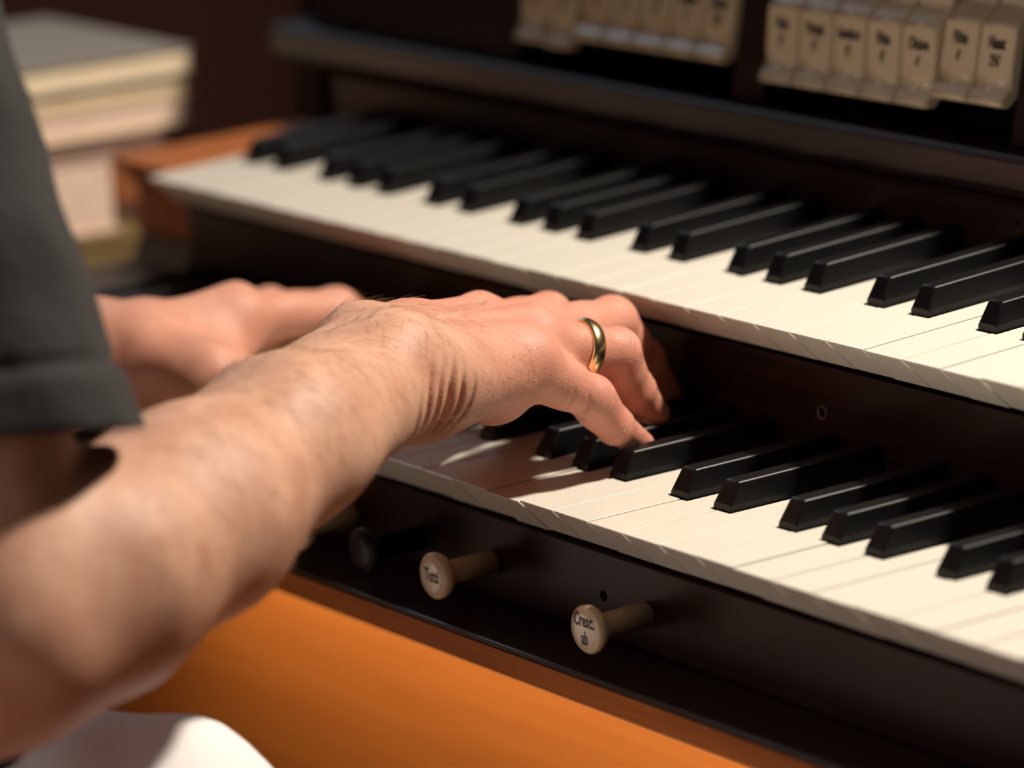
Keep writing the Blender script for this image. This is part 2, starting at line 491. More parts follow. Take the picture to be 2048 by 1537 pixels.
# side panels, knee panel, base, pedal lamp
for x0, x1 in ((OX0-0.025, OX0-0.001), (OX1+0.001, OX1+0.025)):
    prism_x('side_panel', [(0.16, FZ+0.0), (0.42, FZ+0.0), (0.42, 0.194), (0.285, 0.194), (0.262, 0.02), (0.10, -0.04), (0.10, -0.067), (0.16, -0.10)], x0, x1, MAT['mahogany'], ORG, 0.0015)
prism_x('knee_panel', [(0.075, FZ+0.05), (0.075, -0.067), (0.09, -0.067), (0.09, FZ+0.05)], OX0, OX1, MAT['knee'], ORG)
# pedal lamp under the key bed
pl = prism_x('pedal_lamp', [(0.000, -0.0675), (0.000, -0.079), (0.006, -0.083), (0.018, -0.079), (0.018, -0.0675)], 0.08, 0.70, MAT['knob'], ORG, 0.001)
pld = bpy.data.lights.new('pedal_lamp_tube', 'AREA'); pld.shape = 'RECTANGLE'; pld.size = 0.6; pld.size_y = 0.02; pld.energy = 0.45; pld.color = (1.0, 0.74, 0.45)
plo = bpy.data.objects.new('pedal_lamp_tube', pld); COL.objects.link(plo); plo.location = (0.36, 0.012, -0.088+Z0)
plo.rotation_euler = (rad(40), 0, 0)

# draw knobs in the key slip
PK = 0.0160
KD = 0.0055
knob_prof = [(-0.0258-KD, 0.0004), (-0.0258-KD, 0.0062), (-0.0253-KD, 0.0090), (-0.0242-KD, 0.0101), (-0.0215-KD, 0.0099), (-0.0195-KD, 0.0086), (-0.0180-KD, 0.0062), (-0.0160-KD, 0.0051), (0.004, 0.0054)]
KM = lathe_y('draw_knob', knob_prof)
KM.materials.append(MAT['knob'])
KMF = lathe_y('knob_face', [(-0.02595-KD, 0.0003), (-0.02595-KD, 0.0062), (-0.0255-KD, 0.0080), (-0.0250-KD, 0.0081), (-0.0250-KD, 0.0003)])
KMF.materials.append(MAT['knob_face'])
KMB = KM.copy(); KMB.materials.clear(); KMB.materials.append(MAT['black_key'])
KFB = KMF.copy(); KFB.materials.clear(); KFB.materials.append(MAT['black_key'])
for kx, body, blk in ((0.5350, 'Cresc.\nab', False), (0.4270, 'Tutti', False), (0.3725, None, True), (0.3195, None, False)):
    o = bpy.data.objects.new('draw_knob', KMB if blk else KM); COL.objects.link(o); o.parent = ORG
    o.location = (kx-0.39, PK-0.3, -0.0390-FZ)
    f = bpy.data.objects.new('knob_face', KFB if blk else KMF); COL.objects.link(f); f.parent = o
    if blk:
        o['label'] = 'black draw knob'
    if body:
        me = text_mesh(body, 0.0080, bold=0.00018, spacing=1.06)
        for v in me.vertices: v.co.x *= 0.60
        me.materials.append(MAT['ink'])
        t = bpy.data.objects.new('lettering', me); COL.objects.link(t); t.parent = o
        t.location = (0.0007, -0.02602-KD, 0.0004)
        t.rotation_euler = (rad(90), 0, 0)
# small holes and screws in the boards
def disc(name, c, r, depth, mat, parent=ORG, prof=None):
    me = lathe_y(name, prof or [(-depth, r*.75), (-depth*0.8, r), (0.0, r)], 20)
    o = link(name, me, parent, tuple(c[i]-PO[ORG.name][i] for i in range(3)), mat)
    return o
disc('screw_hole', (0.5066, YS-.00005, -0.0372), 0.0024, 0.00012, MAT['felt'])
disc('screw_hole', (0.5145, 0.2402, 0.0855), 0.0030, 0.00015, MAT['felt'])
disc('screw_ring', (0.5116, 0.1305, 0.0198), 0.0034, 0.0006, MAT['screw'], prof=[(-.0002, .0021), (-.0008, .0025), (-.0009, .0031), (-.0002, .0035), (0.0005, .0035)])
disc('screw_hole', (0.5116, 0.1304, 0.0198), 0.0021, 0.0003, MAT['felt'])

# ------------------------------------------------------------------ books beside the console
def book(name, lo, hi, cover, pages, label, group, tilt=0.0):
    og = ((lo[0]+hi[0])/2, (lo[1]+hi[1])/2, lo[2])
    e = empty(name, og); PO[e.name] = og
    e.rotation_euler = (0, 0, tilt)
    t = 0.0018
    box('cover', (lo[0], lo[1], lo[2]), (hi[0], hi[1], lo[2]+t), cover, e, 0.0004)
    box('cover', (lo[0], lo[1], hi[2]-t), (hi[0], hi[1], hi[2]), cover, e, 0.0004)
    box('page_block', (lo[0]+.003, lo[1]+.002, lo[2]+t), (hi[0]-.002, hi[1]-.0015, hi[2]-t), pages, e, 0.0006)
    box('spine', (lo[0], lo[1], lo[2]+t), (lo[0]+.0028, hi[1], hi[2]-t), cover, e, 0.0004)
    tag(e, label, 'book', group)
    return e
BX = -0.150
TZ = -0.032
GB = 'books piled beside the organ'
st = empty('side_table', (-0.34, 0.08, FZ)); PO[st.name] = (-0.34, 0.08, FZ)
tag(st, 'wooden side table carrying the pile of books', 'table')
box('table_top', (-0.60, -0.25, TZ-.025), (-0.116, 0.42, TZ), MAT['honey'], st, 0.002)
for lx in (-0.58, -0.136):
    for ly in (-0.23, 0.40):
        box('leg', (lx-.018, ly-.018, FZ), (lx+.018, ly+.018, TZ-.025), MAT['honey'], st, 0.002)
e = empty('storage_box', (-0.29, 0.06, TZ)); PO[e.name] = (-0.29, 0.06, TZ)
tag(e, 'olive brown flat card box at the bottom of the book pile', 'box', None)
box('body', (-0.42, -0.12, TZ), (BX+.004, 0.195, TZ+.026), MAT['cover_olive'], e, 0.0015)
box('lid', (-0.422, -0.122, TZ+.026), (BX+.006, 0.197, TZ+.034), MAT['cover_olive'], e, 0.0015)
z = TZ+.034
book('book', (-0.40, -0.15, z), (BX+.004, 0.172, z+.042), MAT['pages2'], MAT['pages2'], 'thick book with pale pink page edges lying on the olive box', GB); z += .042
book('book', (-0.41, -0.10, z), (BX+.004, 0.205, z+.010), MAT['cover_brown'], MAT['cover_brown'], 'thin brown covered book between pink and cream edged books', GB); z += .010
book('book', (-0.312, -0.09, z), (BX, 0.228, z+.0165), MAT['pages'], MAT['pages2'], 'cream book just under the tan one near the top of pile', GB); z += .0165
book('book', (-0.318, -0.085, z), (BX-.001, 0.226, z+.0095), MAT['cover_tan'], MAT['pages'], 'thin tan book second from the top of the pile', GB); z += .0095
book('book', (-0.315, -0.09, z), (BX+.001, 0.229, z+.0165), MAT['cover_grey'], MAT['pages'], 'grey covered book with cream page edges on top of pile', GB); z += .0165

# ------------------------------------------------------------------ organ bench
BZ = -0.225
bn = empty('organ_bench', (0.37, -0.52, FZ)); PO[bn.name] = (0.37, -0.52, FZ)
tag(bn, 'plain honey wood organ bench under the seated player', 'bench')
box('seat', (-0.25, -0.70, BZ-.03), (0.99, -0.36, BZ), MAT['honey'], bn, 0.004)
for x in (-0.22, 0.93):
    box('leg', (x, -0.69, FZ), (x+.03, -0.37, BZ-.03), MAT['honey'], bn, 0.003)

# ------------------------------------------------------------------ person: implicit-surface modelling
class SDF:
    """smooth union of round cones and ellipsoids"""
    def __init__(self): self.prims = []
    def cone(self, a, b, ra, rb, k=0.006):
        a, b = np.array(a, float), np.array(b, float)
        self.prims.append(('c', a, b, ra, rb, k)); return self
    def chain(self, pts, rs, k=0.006):
        for i in range(len(pts)-1): self.cone(pts[i], pts[i+1], rs[i], rs[i+1], k)
        return self
    def ell(self, c, r, axes=None, k=0.006):
        R = np.eye(3) if axes is None else np.array([np.array(a, float)/np.linalg.norm(a) for a in axes])
        self.prims.append(('e', np.array(c, float), R, np.array(r, float), None, k)); return self
    def bbox(self, p, m):
        if p[0] == 'c':
            r = max(p[3], p[4])+m
            return np.minimum(p[1], p[2])-r, np.maximum(p[1], p[2])+r
        r = max(p[3])+m
        return p[1]-r, p[1]+r
    @staticmethod
    def dist(p, X):
        if p[0] == 'c':
            a, b = p[1], p[2]
            ab = (b-a).astype(X.dtype)
            L2 = float(ab@ab)+1e-12
            t = np.clip(((X-a.astype(X.dtype))@ab)/L2, 0, 1)
            d = X-a.astype(X.dtype)-t[..., None]*ab
            return np.sqrt((d*d).sum(-1))-(p[3]+(p[4]-p[3])*t)
        q = (X-p[1].astype(X.dtype))@p[2].T.astype(X.dtype)
        r = p[3].astype(X.dtype)
        k0 = np.sqrt(((q/r)**2).sum(-1))
        k1 = np.sqrt(((q/(r*r))**2).sum(-1))+1e-9
        return k0*(k0-1)/k1
    @staticmethod
    def smin(a, b, k):
        h = np.clip(k-np.abs(a-b), 0, None)/k
        return np.minimum(a, b)-h*h*k*0.25
    def eval(self, X):
        f = np.full(len(X), 0.03)
        for p in self.prims:
            lo, hi = self.bbox(p, 0.022)
            m = np.all((X > lo) & (X < hi), axis=1)
            if not m.any(): continue
            f[m] = self.smin(f[m], self.dist(p, X[m]), p[5])
        return f
    def grad(self, X, e=2e-4):
        g = np.stack([self.eval(X+np.eye(3)[i]*e)-self.eval(X-np.eye(3)[i]*e) for i in range(3)], 1)
        return g/(np.linalg.norm(g, axis=1, keepdims=True)+1e-12)
    def polygonise(self, h):
        lo = np.min([self.bbox(p, 0.004)[0] for p in self.prims], axis=0)
        hi = np.max([self.bbox(p, 0.004)[1] for p in self.prims], axis=0)
        n = np.ceil((hi-lo)/h).astype(int)+2
        F = np.full(n, 0.03, np.float32)
        ax = [(lo[i]+h*np.arange(n[i])).astype(np.float32) for i in range(3)]
        for p in self.prims:
            bl, bh = self.bbox(p, 0.022)
            i0 = np.maximum(((bl-lo)/h).astype(int), 0)
            i1 = np.minimum(((bh-lo)/h).astype(int)+2, n)
            sl = tuple(slice(i0[i], i1[i]) for i in range(3))
            X = np.stack(np.meshgrid(*[ax[i][sl[i]] for i in range(3)], indexing='ij'), -1)
            F[sl] = self.smin(F[sl], self.dist(p, X), p[5])
        return surface_nets(F, lo, h)

def surface_nets(F, lo, h):
    S = F < 0
    nx, ny, nz = F.shape
    cnt = np.zeros((nx-1, ny-1, nz-1), np.uint8)
    for dx in (0, 1):
        for dy in (0, 1):
            for dz in (0, 1):
                cnt += S[dx:nx-1+dx, dy:ny-1+dy, dz:nz-1+dz]
    act = (cnt > 0) & (cnt < 8)
    idx = np.argwhere(act)
    vid = np.full(act.shape, -1, np.int32)
    vid[act] = np.arange(len(idx))
    corners = np.array([(a, b, c) for a in (0, 1) for b in (0, 1) for c in (0, 1)])
    vals = np.stack([F[idx[:, 0]+c[0], idx[:, 1]+c[1], idx[:, 2]+c[2]] for c in corners], 1)
    acc = np.zeros((len(idx), 3)); num = np.zeros(len(idx))
    for i in range(8):
        for j in range(i+1, 8):
            if np.abs(corners[i]-corners[j]).sum() != 1: continue
            m = (vals[:, i] < 0) != (vals[:, j] < 0)
            t = vals[m, i]/(vals[m, i]-vals[m, j])
            acc[m] += corners[i]+t[:, None]*(corners[j]-corners[i]); num[m] += 1
    V = lo+(idx+acc/num[:, None])*h
    quads = []
    for ax_ in range(3):
        a = [slice(1, -1)]*3
        a[ax_] = slice(0, -1)
        b = [slice(1, -1)]*3
        b[ax_] = slice(1, None)
        A = S[tuple(a)]; B = S[tuple(b)]
        e = np.argwhere(A != B)
        off = np.ones(3, int); off[ax_] = 0
        e = e+off
        u, v = [(1, 2), (2, 0), (0, 1)][ax_]
        du = np.eye(3, dtype=int)[u]; dv = np.eye(3, dtype=int)[v]
        def g(c): return vid[c[:, 0], c[:, 1], c[:, 2]]
        q = np.stack([g(e-du-dv), g(e-dv), g(e), g(e-du)], 1)
        flip = ~S[e[:, 0], e[:, 1], e[:, 2]]
        q[flip] = q[flip][:, ::-1]
        quads.append(q)
    return V, np.concatenate(quads)

def subdivide(V, Q, sel):
    """1-to-4 split of selected quads; neighbours become n-gons so the surface stays closed"""
    nv = len(V)
    E = np.sort(np.stack([Q, np.roll(Q, -1, axis=1)], -1).reshape(-1, 2), axis=1)
    key = E[:, 0].astype(np.int64)*nv+E[:, 1]
    ku, inv = np.unique(key, return_inverse=True)
    inv = inv.reshape(-1, 4)
    used = np.zeros(len(ku), bool); used[inv[sel].ravel()] = True
    mid = np.full(len(ku), -1); mid[used] = nv+np.arange(used.sum())
    mv = (V[ku[used]//nv]+V[ku[used] % nv])/2
    cen = nv+len(mv)+np.arange(sel.sum())
    cv = V[Q[sel]].mean(1)
    V2 = np.concatenate([V, mv, cv])
    q = Q[sel]; m = mid[inv[sel]]
    new = np.concatenate([np.stack([q[:, i], m[:, i], cen, m[:, i-1]], 1) for i in range(4)])
    rest = Q[~sel]; rm = mid[inv[~sel]]
    has = (rm >= 0).any(1)
    ng = []
    for r_, m_ in zip(rest[has], rm[has]):
        f = []
        for i in range(4):
            f.append(int(r_[i]))
            if m_[i] >= 0: f.append(int(m_[i]))
        ng.append(tuple(f))
    return V2, new, rest[~has], ng

def gauss(x, s): return np.exp(-(x/s)**2)
def unit(v): v = np.array(v, float); return v/np.linalg.norm(v)
def sstep(a, b, x):
    t = np.clip((x-a)/(b-a), 0, 1); return t*t*(3-2*t)

# ---- right arm and hand -------------------------------------------------
UPV = np.array([0, 0, 1.0])
RA = SDF()
elbow = at(0, 1255, 1.505)
shoulder = at(-400, -60, 1.52)
f1, f2, f3 = at(182, 1160, 1.530), at(385, 1035, 1.575), at(590, 880, 1.630)
wrist = at(800, 752, 1.702)
RA.chain([shoulder, shoulder*.45+elbow*.55, elbow], [.056, .047, .041], .012)
RA.chain([elbow, f1, f2, f3, wrist], [.041, .0405, .0360, .0285, .0225], .016)
# radius side of the forearm (away from the camera), widening the wrist
side = np.array([-0.95, 0.05, -0.03])
RA.chain([f1+side*.008, f2+side*.016, f3+side*.022, wrist+side*.026+UPV*.004], [.036, .0315, .0245, .0200], .016)
RA.ell(elbow+np.array([-.004, -.018, -.018]), (.026, .026, .028), k=.014)
# ulnar head
RA.ell(at(792, 690, 1.690), (.0135, .015, .0125), k=.012)
# joints
MC5, MC4 = at(1052, 726, 1.744), at(1066, 684, 1.762)
MC3, MC2 = at(1078, 668, 1.784), at(958, 662, 1.806)
car5 = at(872, 755, 1.710); car4 = at(862, 726, 1.728); car3 = at(850, 706, 1.745); car2 = at(822, 696, 1.760)
for c_, m_, rc, rm in ((car5, MC5, .0185, .0128), (car4, MC4, .0180, .0128), (car3, MC3, .0180, .0130), (car2, MC2, .0175, .0135)):
    RA.cone(c_, m_, rc, rm, .010)
RA.chain([wrist, car5], [.0222, .0185], .012)
RA.chain([wrist+side*.026+UPV*.004, car2], [.0200, .0175], .012)
# palm: hypothenar (heel towards the camera) and thenar pads
hyp0, hyp1 = at(838, 788, 1.708), at(985, 758, 1.738)
RA.cone(hyp0, hyp1, .0165, .0118, .014)
RA.cone(car4+np.array([0, .03, -.018]), MC4+np.array([0, -.008, -.012]), .013, .010, .014)
th0 = car2+np.array([-.004, .0, -.016]); th1 = car2+np.array([-.034, .045, -.024]); th2 = th1+np.array([-.014, .034, -.014]); th3 = th2+np.array([-.004, .026, -.010])
RA.chain([th0, th1, th2], [.0185, .0140, .0110], .014)
RA.chain([th1, th2, th3], [.0125, .0108, .0085], .004)
# fingers
pinky = [MC5, at(1180, 794, 1.764), at(1230, 848, 1.778), at(1281, 889, 1.796)]
ringf = [MC4, at(1226, 708, 1.790), at(1268, 778, 1.805), at(1309, 828, 1.818)]
midf = [MC3, at(1218, 648, 1.830), at(1284, 722, 1.852), at(1330, 790, 1.862)]
indf = [MC2, MC2+np.array([-.010, .043, -.004]), MC2+np.array([-.012, .062, -.024]), MC2+np.array([-.012, .066, -.046])]
FR = {'p': (.0112, .0094, .0078, .0062), 'r': (.0112, .0102, .0088, .0070), 'm': (.0128, .0114, .0094, .0074), 'i': (.0120, .0104, .0088, .0072)}
for pts, r in ((pinky, FR['p']), (ringf, FR['r']), (midf, FR['m']), (indf, FR['i'])):
    RA.cone(pts[0], pts[1], r[0], r[1]*0.96, .0065)
    RA.cone(pts[1], pts[2], r[1]*0.98, r[2]*0.97, .003)
    RA.cone(pts[2], pts[3], r[2]*0.98, r[3], .003)
    # knuckle tops and finger pads
    for j in (1, 2):
        dn = unit(pts[j]-0.5*(pts[j-1]+pts[j+1]))
        RA.ell(pts[j]+dn*r[j]*0.22, (r[j]*0.92,)*3, k=.004)
    dpalm = -unit(pts[1]-0.5*(pts[0]+pts[2]))
    RA.ell(pts[0]*.35+pts[1]*.65+dpalm*r[1]*0.30, (r[1]*0.86,)*3, k=.008)
    RA.ell(pts[1]*.5+pts[2]*.5+dpalm*r[1]*0.22, (r[1]*0.86,)*3, k=.006)
# MCP knuckles
for m_, rr in ((MC5, .0100), (MC4, .0105), (MC3, .0110), (MC2, .0112)):
    RA.ell(m_+np.array([.001, 0, .0026]), (rr,)*3, k=.008)
# extensor tendons as low ridges
for c_, m_ in ((car5, MC5), (car4, MC4), (car3, MC3), (car2, MC2)):
    a_ = c_*.6+m_*.4
    RA.cone(a_+UPV*.0132, m_+UPV*.0118, .0022, .0028, .007)
# veins over the back of the hand
for pts in ([at(900, 622, 1.735), at(945, 632, 1.745), at(985, 640, 1.757), at(1020, 634, 1.77)], [at(880, 600, 1.76), at(930, 612, 1.765), at(975, 606, 1.78)]):
    pass

HD = unit(MC4-wrist)                                   # hand direction
UL = unit(np.array([1.0, -0.12, 0.0]))                 # ulnar side, towards the camera

def right_detail(X, N):
    """displacement along the normal: wrist folds, knuckle creases, skin relief"""
    d = np.zeros(len(X))
    rel = X-wrist
    s = rel@HD
    side_ = N@UL
    low = sstep(0.55, -0.2, N[:, 2])                    # folds live on the side and below
    fold = sstep(0.15, 0.7, side_)*low
    z_ = rel[:, 2]
    lean = -0.35*z_
    for s0, dep, wd, zl in ((-.0190, .0010, .0013, .002), (-.0120, .0024, .0013, .012), (-.0050, .0020, .0012, .008), (.0020, .0028, .0016, .012), (.0080, .0014, .0012, .004), (.0145, .0008, .0012, .0)):
        d -= 1.5*dep*gauss(s+lean-s0+0.0009*np.sin(z_*190+s0*900), wd)*fold*sstep(zl+.008, zl-.008, z_)
    d += 0.0016*gauss(s+lean+.004, .018)*fold
    def vein(pts, amp, wd):
        best = np.full(len(X), 1.0)
        for a_, b_ in zip(pts[:-1], pts[1:]):
            a2, b2 = a_[:2], b_[:2]
            ab = b2-a2
            t_ = np.clip(((X[:, :2]-a2)@ab)/(ab@ab), 0, 1)
            best = np.minimum(best, np.linalg.norm(X[:, :2]-a2-t_[:, None]*ab, axis=1))
        return amp*gauss(best, wd)*sstep(.25, .7, N[:, 2])
    v0 = car4*.9+MC4*.1; v1 = (car3*.5+MC3*.5)*.55+(car4*.5+MC4*.5)*.45; v2 = (car3*.2+MC3*.8)*.35+(car4*.2+MC4*.8)*.65
    v3 = MC3*.55+MC4*.45
    d += vein([v0, v1+np.array([.003, 0, 0]), v2, v3], .0010, .0017)
    d += vein([v1+np.array([.003, 0, 0]), (v1+MC2)*.5+np.array([.004, .004, 0]), MC2*.6+MC3*.4], .0008, .0016)
    d += vein([wrist+np.array([-.012, -.05, 0]), wrist+np.array([-.008, -.02, 0]), v0], .0007, .0018)
    # palm-side creases near the little finger's root
    for s0 in (.078, .086):
        d -= .0009*gauss(s-s0, .0009)*sstep(.3, .8, side_)*sstep(0.1, -.5, N[:, 2])
    # knuckle creases on the backs of the finger joints
    for pts, r in ((pinky, FR['p']), (ringf, FR['r']), (midf, FR['m'])):
        for j, amp in ((1, .00095), (2, .00065)):
            ax_ = unit(pts[j+1]-pts[j-1])
            q = X-pts[j]
            t = q@ax_
            near = gauss(np.linalg.norm(q, axis=1), r[j]*1.25)
            back = sstep(0.1, 0.7, N@unit(pts[j]-0.5*(pts[j-1]+pts[j+1])))
            bow = 0.35*((np.linalg.norm(q-t[:, None]*ax_, axis=1))-r[j])
            for t0 in (-.0038, -.0012, .0012, .0036):
                d -= amp*gauss(t-t0-bow, .00042)*near*back*1.6
            d += .0003*near*back
            # palm-side flexion crease
            d -= .0009*gauss(t, .0009)*near*(1-sstep(-.6, 0.0, N@unit(pts[j]-0.5*(pts[j-1]+pts[j+1]))))
    # irregular fine wrinkles across the little and ring fingers
    for pts, r in ((pinky, FR['p']), (ringf, FR['r'])):
        ax_ = unit(pts[1]-pts[0]); q = X-pts[0]; t = q@ax_; ln = np.linalg.norm(pts[1]-pts[0])
        near = sstep(.018, .012, np.linalg.norm(q-t[:, None]*ax_, axis=1))*sstep(0, .012, t)*sstep(ln, ln-.006, t)
        ph = t*3600+2.2*np.sin(X[:, 0]*330+1)+1.7*np.sin(X[:, 2]*410)+1.5*np.sin(t*700)
        d -= .00013*np.clip(np.sin(ph), 0, 1)**3*near*(.5+.5*np.sin(t*520+X[:, 2]*260))
    d += .0006*np.sin(X[:, 0]*90+X[:, 1]*60)*np.sin(X[:, 2]*80+X[:, 1]*40)
    return d

def skin_arrays(sdf, h, fine, detail, relax=2):
    """coarse net, then local refinement, projection on the field and relief"""
    V, Q = sdf.polygonise(h)
    for it in range(relax):
        acc = np.zeros_like(V); n = np.zeros(len(V))
        for i in range(4):
            np.add.at(acc, Q[:, i], V[Q[:, i-1]]+V[Q[:, (i+1) % 4]]); np.add.at(n, Q[:, i], 2)
        V = V*0.5+0.5*acc/n[:, None]
    ng_all, rest_all = [], []
    for lv in fine:
        c = V[Q].mean(1)
        sel = lv(c)
        V, new, rest, ng = subdivide(V, Q, sel)
        rest_all.append(rest); ng_all += ng
        Q = new
    for it in range(2):
        f = sdf.eval(V)
        ok = np.abs(f) < 0.008
        g = sdf.grad(V[ok])
        V[ok] -= g*np.clip(f[ok], -.003, .003)[:, None]*0.9
    N = sdf.grad(V)
    if detail is not None:
        V = V+N*detail(V, N)[:, None]
    faces = [tuple(map(int, q)) for q in Q]
    for r_ in rest_all: faces += [tuple(map(int, q)) for q in r_]
    faces += ng_all
    return V, faces, N

ycut = wrist[1]-.035
VR, FRc, NR = skin_arrays(RA, 0.0020, (lambda c: (c[:, 1] > ycut-.05), lambda c: (c[:, 1] > ycut) & (c[:, 0] > .395)), right_detail)

# ---- left arm and hand (its thumb side faces the camera) ---------------
LA = SDF()
lw = at(240, 715, 1.930)
lel = lw+np.array([-.10, -.235, -.045])
lsh = lel+np.array([.03, -.03, .26])
LA.chain([lsh, lel], [.055, .042], .012)
LA.chain([lel, lel*.45+lw*.55, lw], [.042, .037, .0225], .014)
LA.chain([lel+np.array([-.005, 0, 0]), lel*.45+lw*.55+np.array([-.016, 0, 0]), lw+np.array([-.026, .006, .004])], [.038, .032, .0195], .014)
lm2, lm3, lm4, lm5 = at(478, 634, 1.955), at(452, 664, 1.975), at(400, 672, 2.0), at(360, 678, 2.02)
lc2, lc3, lc4, lc5 = at(300, 692, 1.935), at(285, 690, 1.95), at(262, 695, 1.965), at(240, 702, 1.975)
for c_, m_ in ((lc2, lm2), (lc3, lm3), (lc4, lm4), (lc5, lm5)):
    LA.cone(c_, m_, .0175, .0130, .010)
LA.chain([lw, lc2], [.022, .0175], .012)
lf = {}
lf['i'] = [lm2, at(672, 622, 1.990), at(745, 655, 2.005), at(790, 710, 2.01)]
lf['m'] = [lm3, at(690, 630, 2.018), at(765, 665, 2.035), at(800, 710, 2.04)]
lf['r'] = [lm4, lm4+np.array([-.004, .042, .004]), lm4+np.array([-.002, .062, -.016]), lm4+np.array([0, .066, -.036])]
lf['p'] = [lm5, lm5+np.array([-.006, .034, .001]), lm5+np.array([-.004, .050, -.014]), lm5+np.array([-.002, .054, -.030])]
for k_, r in (('i', FR['i']), ('m', FR['m']), ('r', FR['r']), ('p', FR['p'])):
    pts = lf[k_]
    LA.cone(pts[0], pts[1], r[0], r[1]*0.97, .006)
    LA.cone(pts[1], pts[2], r[1]*0.98, r[2]*0.97, .003)
    LA.cone(pts[2], pts[3], r[2]*0.98, r[3], .003)
    LA.ell(pts[1]+UPV*.002, (r[1]*.95,)*3, k=.004)
for m_ in (lm2, lm3, lm4, lm5): LA.ell(m_+UPV*.002, (.0110,)*3, k=.008)
for c_, m_ in ((lc2, lm2), (lc3, lm3), (lc4, lm4)):
    LA.cone((c_*.6+m_*.4)+UPV*.0135, m_+UPV*.012, .0022, .0028, .007)
# thumb: from the wrist's near side forwards and down to the keys
lt = [at(310, 728, 1.915), at(415, 758, 1.90), at(515, 775, 1.915), at(600, 810, 1.935)]
LA.chain(lt[:2], [.0200, .0142], .014)
LA.chain(lt[1:], [.0135, .0118, .0085], .004)
LA.cone(lt[1], lm2+np.array([.002, -.010, -.016]), .0130, .0110, .014)
def left_detail(X, N):
    return .0007*np.sin(X[:, 0]*120+X[:, 1]*90)*np.sin(X[:, 2]*130+X[:, 1]*70)
VL, FLc, NL = skin_arrays(LA, 0.0028, (), left_detail)

# ---- torso under the shirt ---------------------------------------------
TS = SDF()
hipc = np.array([0.375, -0.60, BZ+0.130])
chest = np.array([0.375, -0.47, 0.20])
neck = np.array([0.375, -0.43, 0.40])
for sx in (-1, 1):
    TS.cone(hipc+np.array([sx*.03, .0, .02]), chest+np.array([sx*.06, 0, .0]), .085, .085, .03)
TS.cone(shoulder+np.array([-.03, -.02, .0]), chest+np.array([.03, 0, .08]), .045, .06, .03)
TS.cone(lsh+np.array([.03, 0, .0]), chest+np.array([-.03, 0, .08]), .045, .06, .03)
# neck and head, bent over the keys
hf, hu, hx = unit([0, .86, -.50]), unit([0, .50, .86]), np.array([1.0, 0, 0])
hc = neck+np.array([0, .055, .125])
TS.cone(chest+np.array([0, .0, .09]), neck, .062, .058, .03)
TS.cone(neck, hc-hu*.05-hf*.02, .058, .056, .03)
TS.ell(hc, (.074, .094, .088), (hx, hf, hu), k=.02)
TS.ell(hc+hf*.028-hu*.062, (.054, .058, .058), (hx, hf, hu), k=.03)
TS.ell(hc+hf*.068-hu*.104, (.020, .016, .016), (hx, hf, hu), k=.02)
TS.cone(hc+hf*.092-hu*.010, hc+hf*.112-hu*.048, .008, .013, .012)
for sx in (-1, 1):
    TS.ell(hc+hx*sx*.076-hu*.030-hf*.004, (.007, .018, .030), (hx, hf, hu), k=.006)
    TS.ell(hc+hx*sx*.030+hf*.080+hu*.006, (.024, .012, .008), (hx, hf, hu), k=.012)
    TS.ell(hc+hx*sx*.036+hf*.066-hu*.048, (.022, .020, .022), (hx, hf, hu), k=.02)
for q_, r_ in ((-.073, .006), (-.082, .007)):
    TS.ell(hc+hf*.088+hu*q_, (.024, .008, r_), (hx, hf, hu), k=.005)
VT, QT = TS.polygonise(0.005)
FT = [tuple(map(int, q)) for q in QT]
n1, n2 = len(VR), len(VL)
Vall = np.concatenate([VR, VL, VT])
Fall = FRc + [tuple(i+n1 for i in f) for f in FLc] + [tuple(i+n1+n2 for i in f) for f in FT]
PB = np.array([0.375, -0.56, BZ])
body = mesh_py('person', Vall-PB, Fall, True)
PER = empty('person', tuple(PB)); PO[PER.name] = tuple(PB)
tag(PER, 'person in a black shirt and white trousers playing the organ with both hands', 'person')

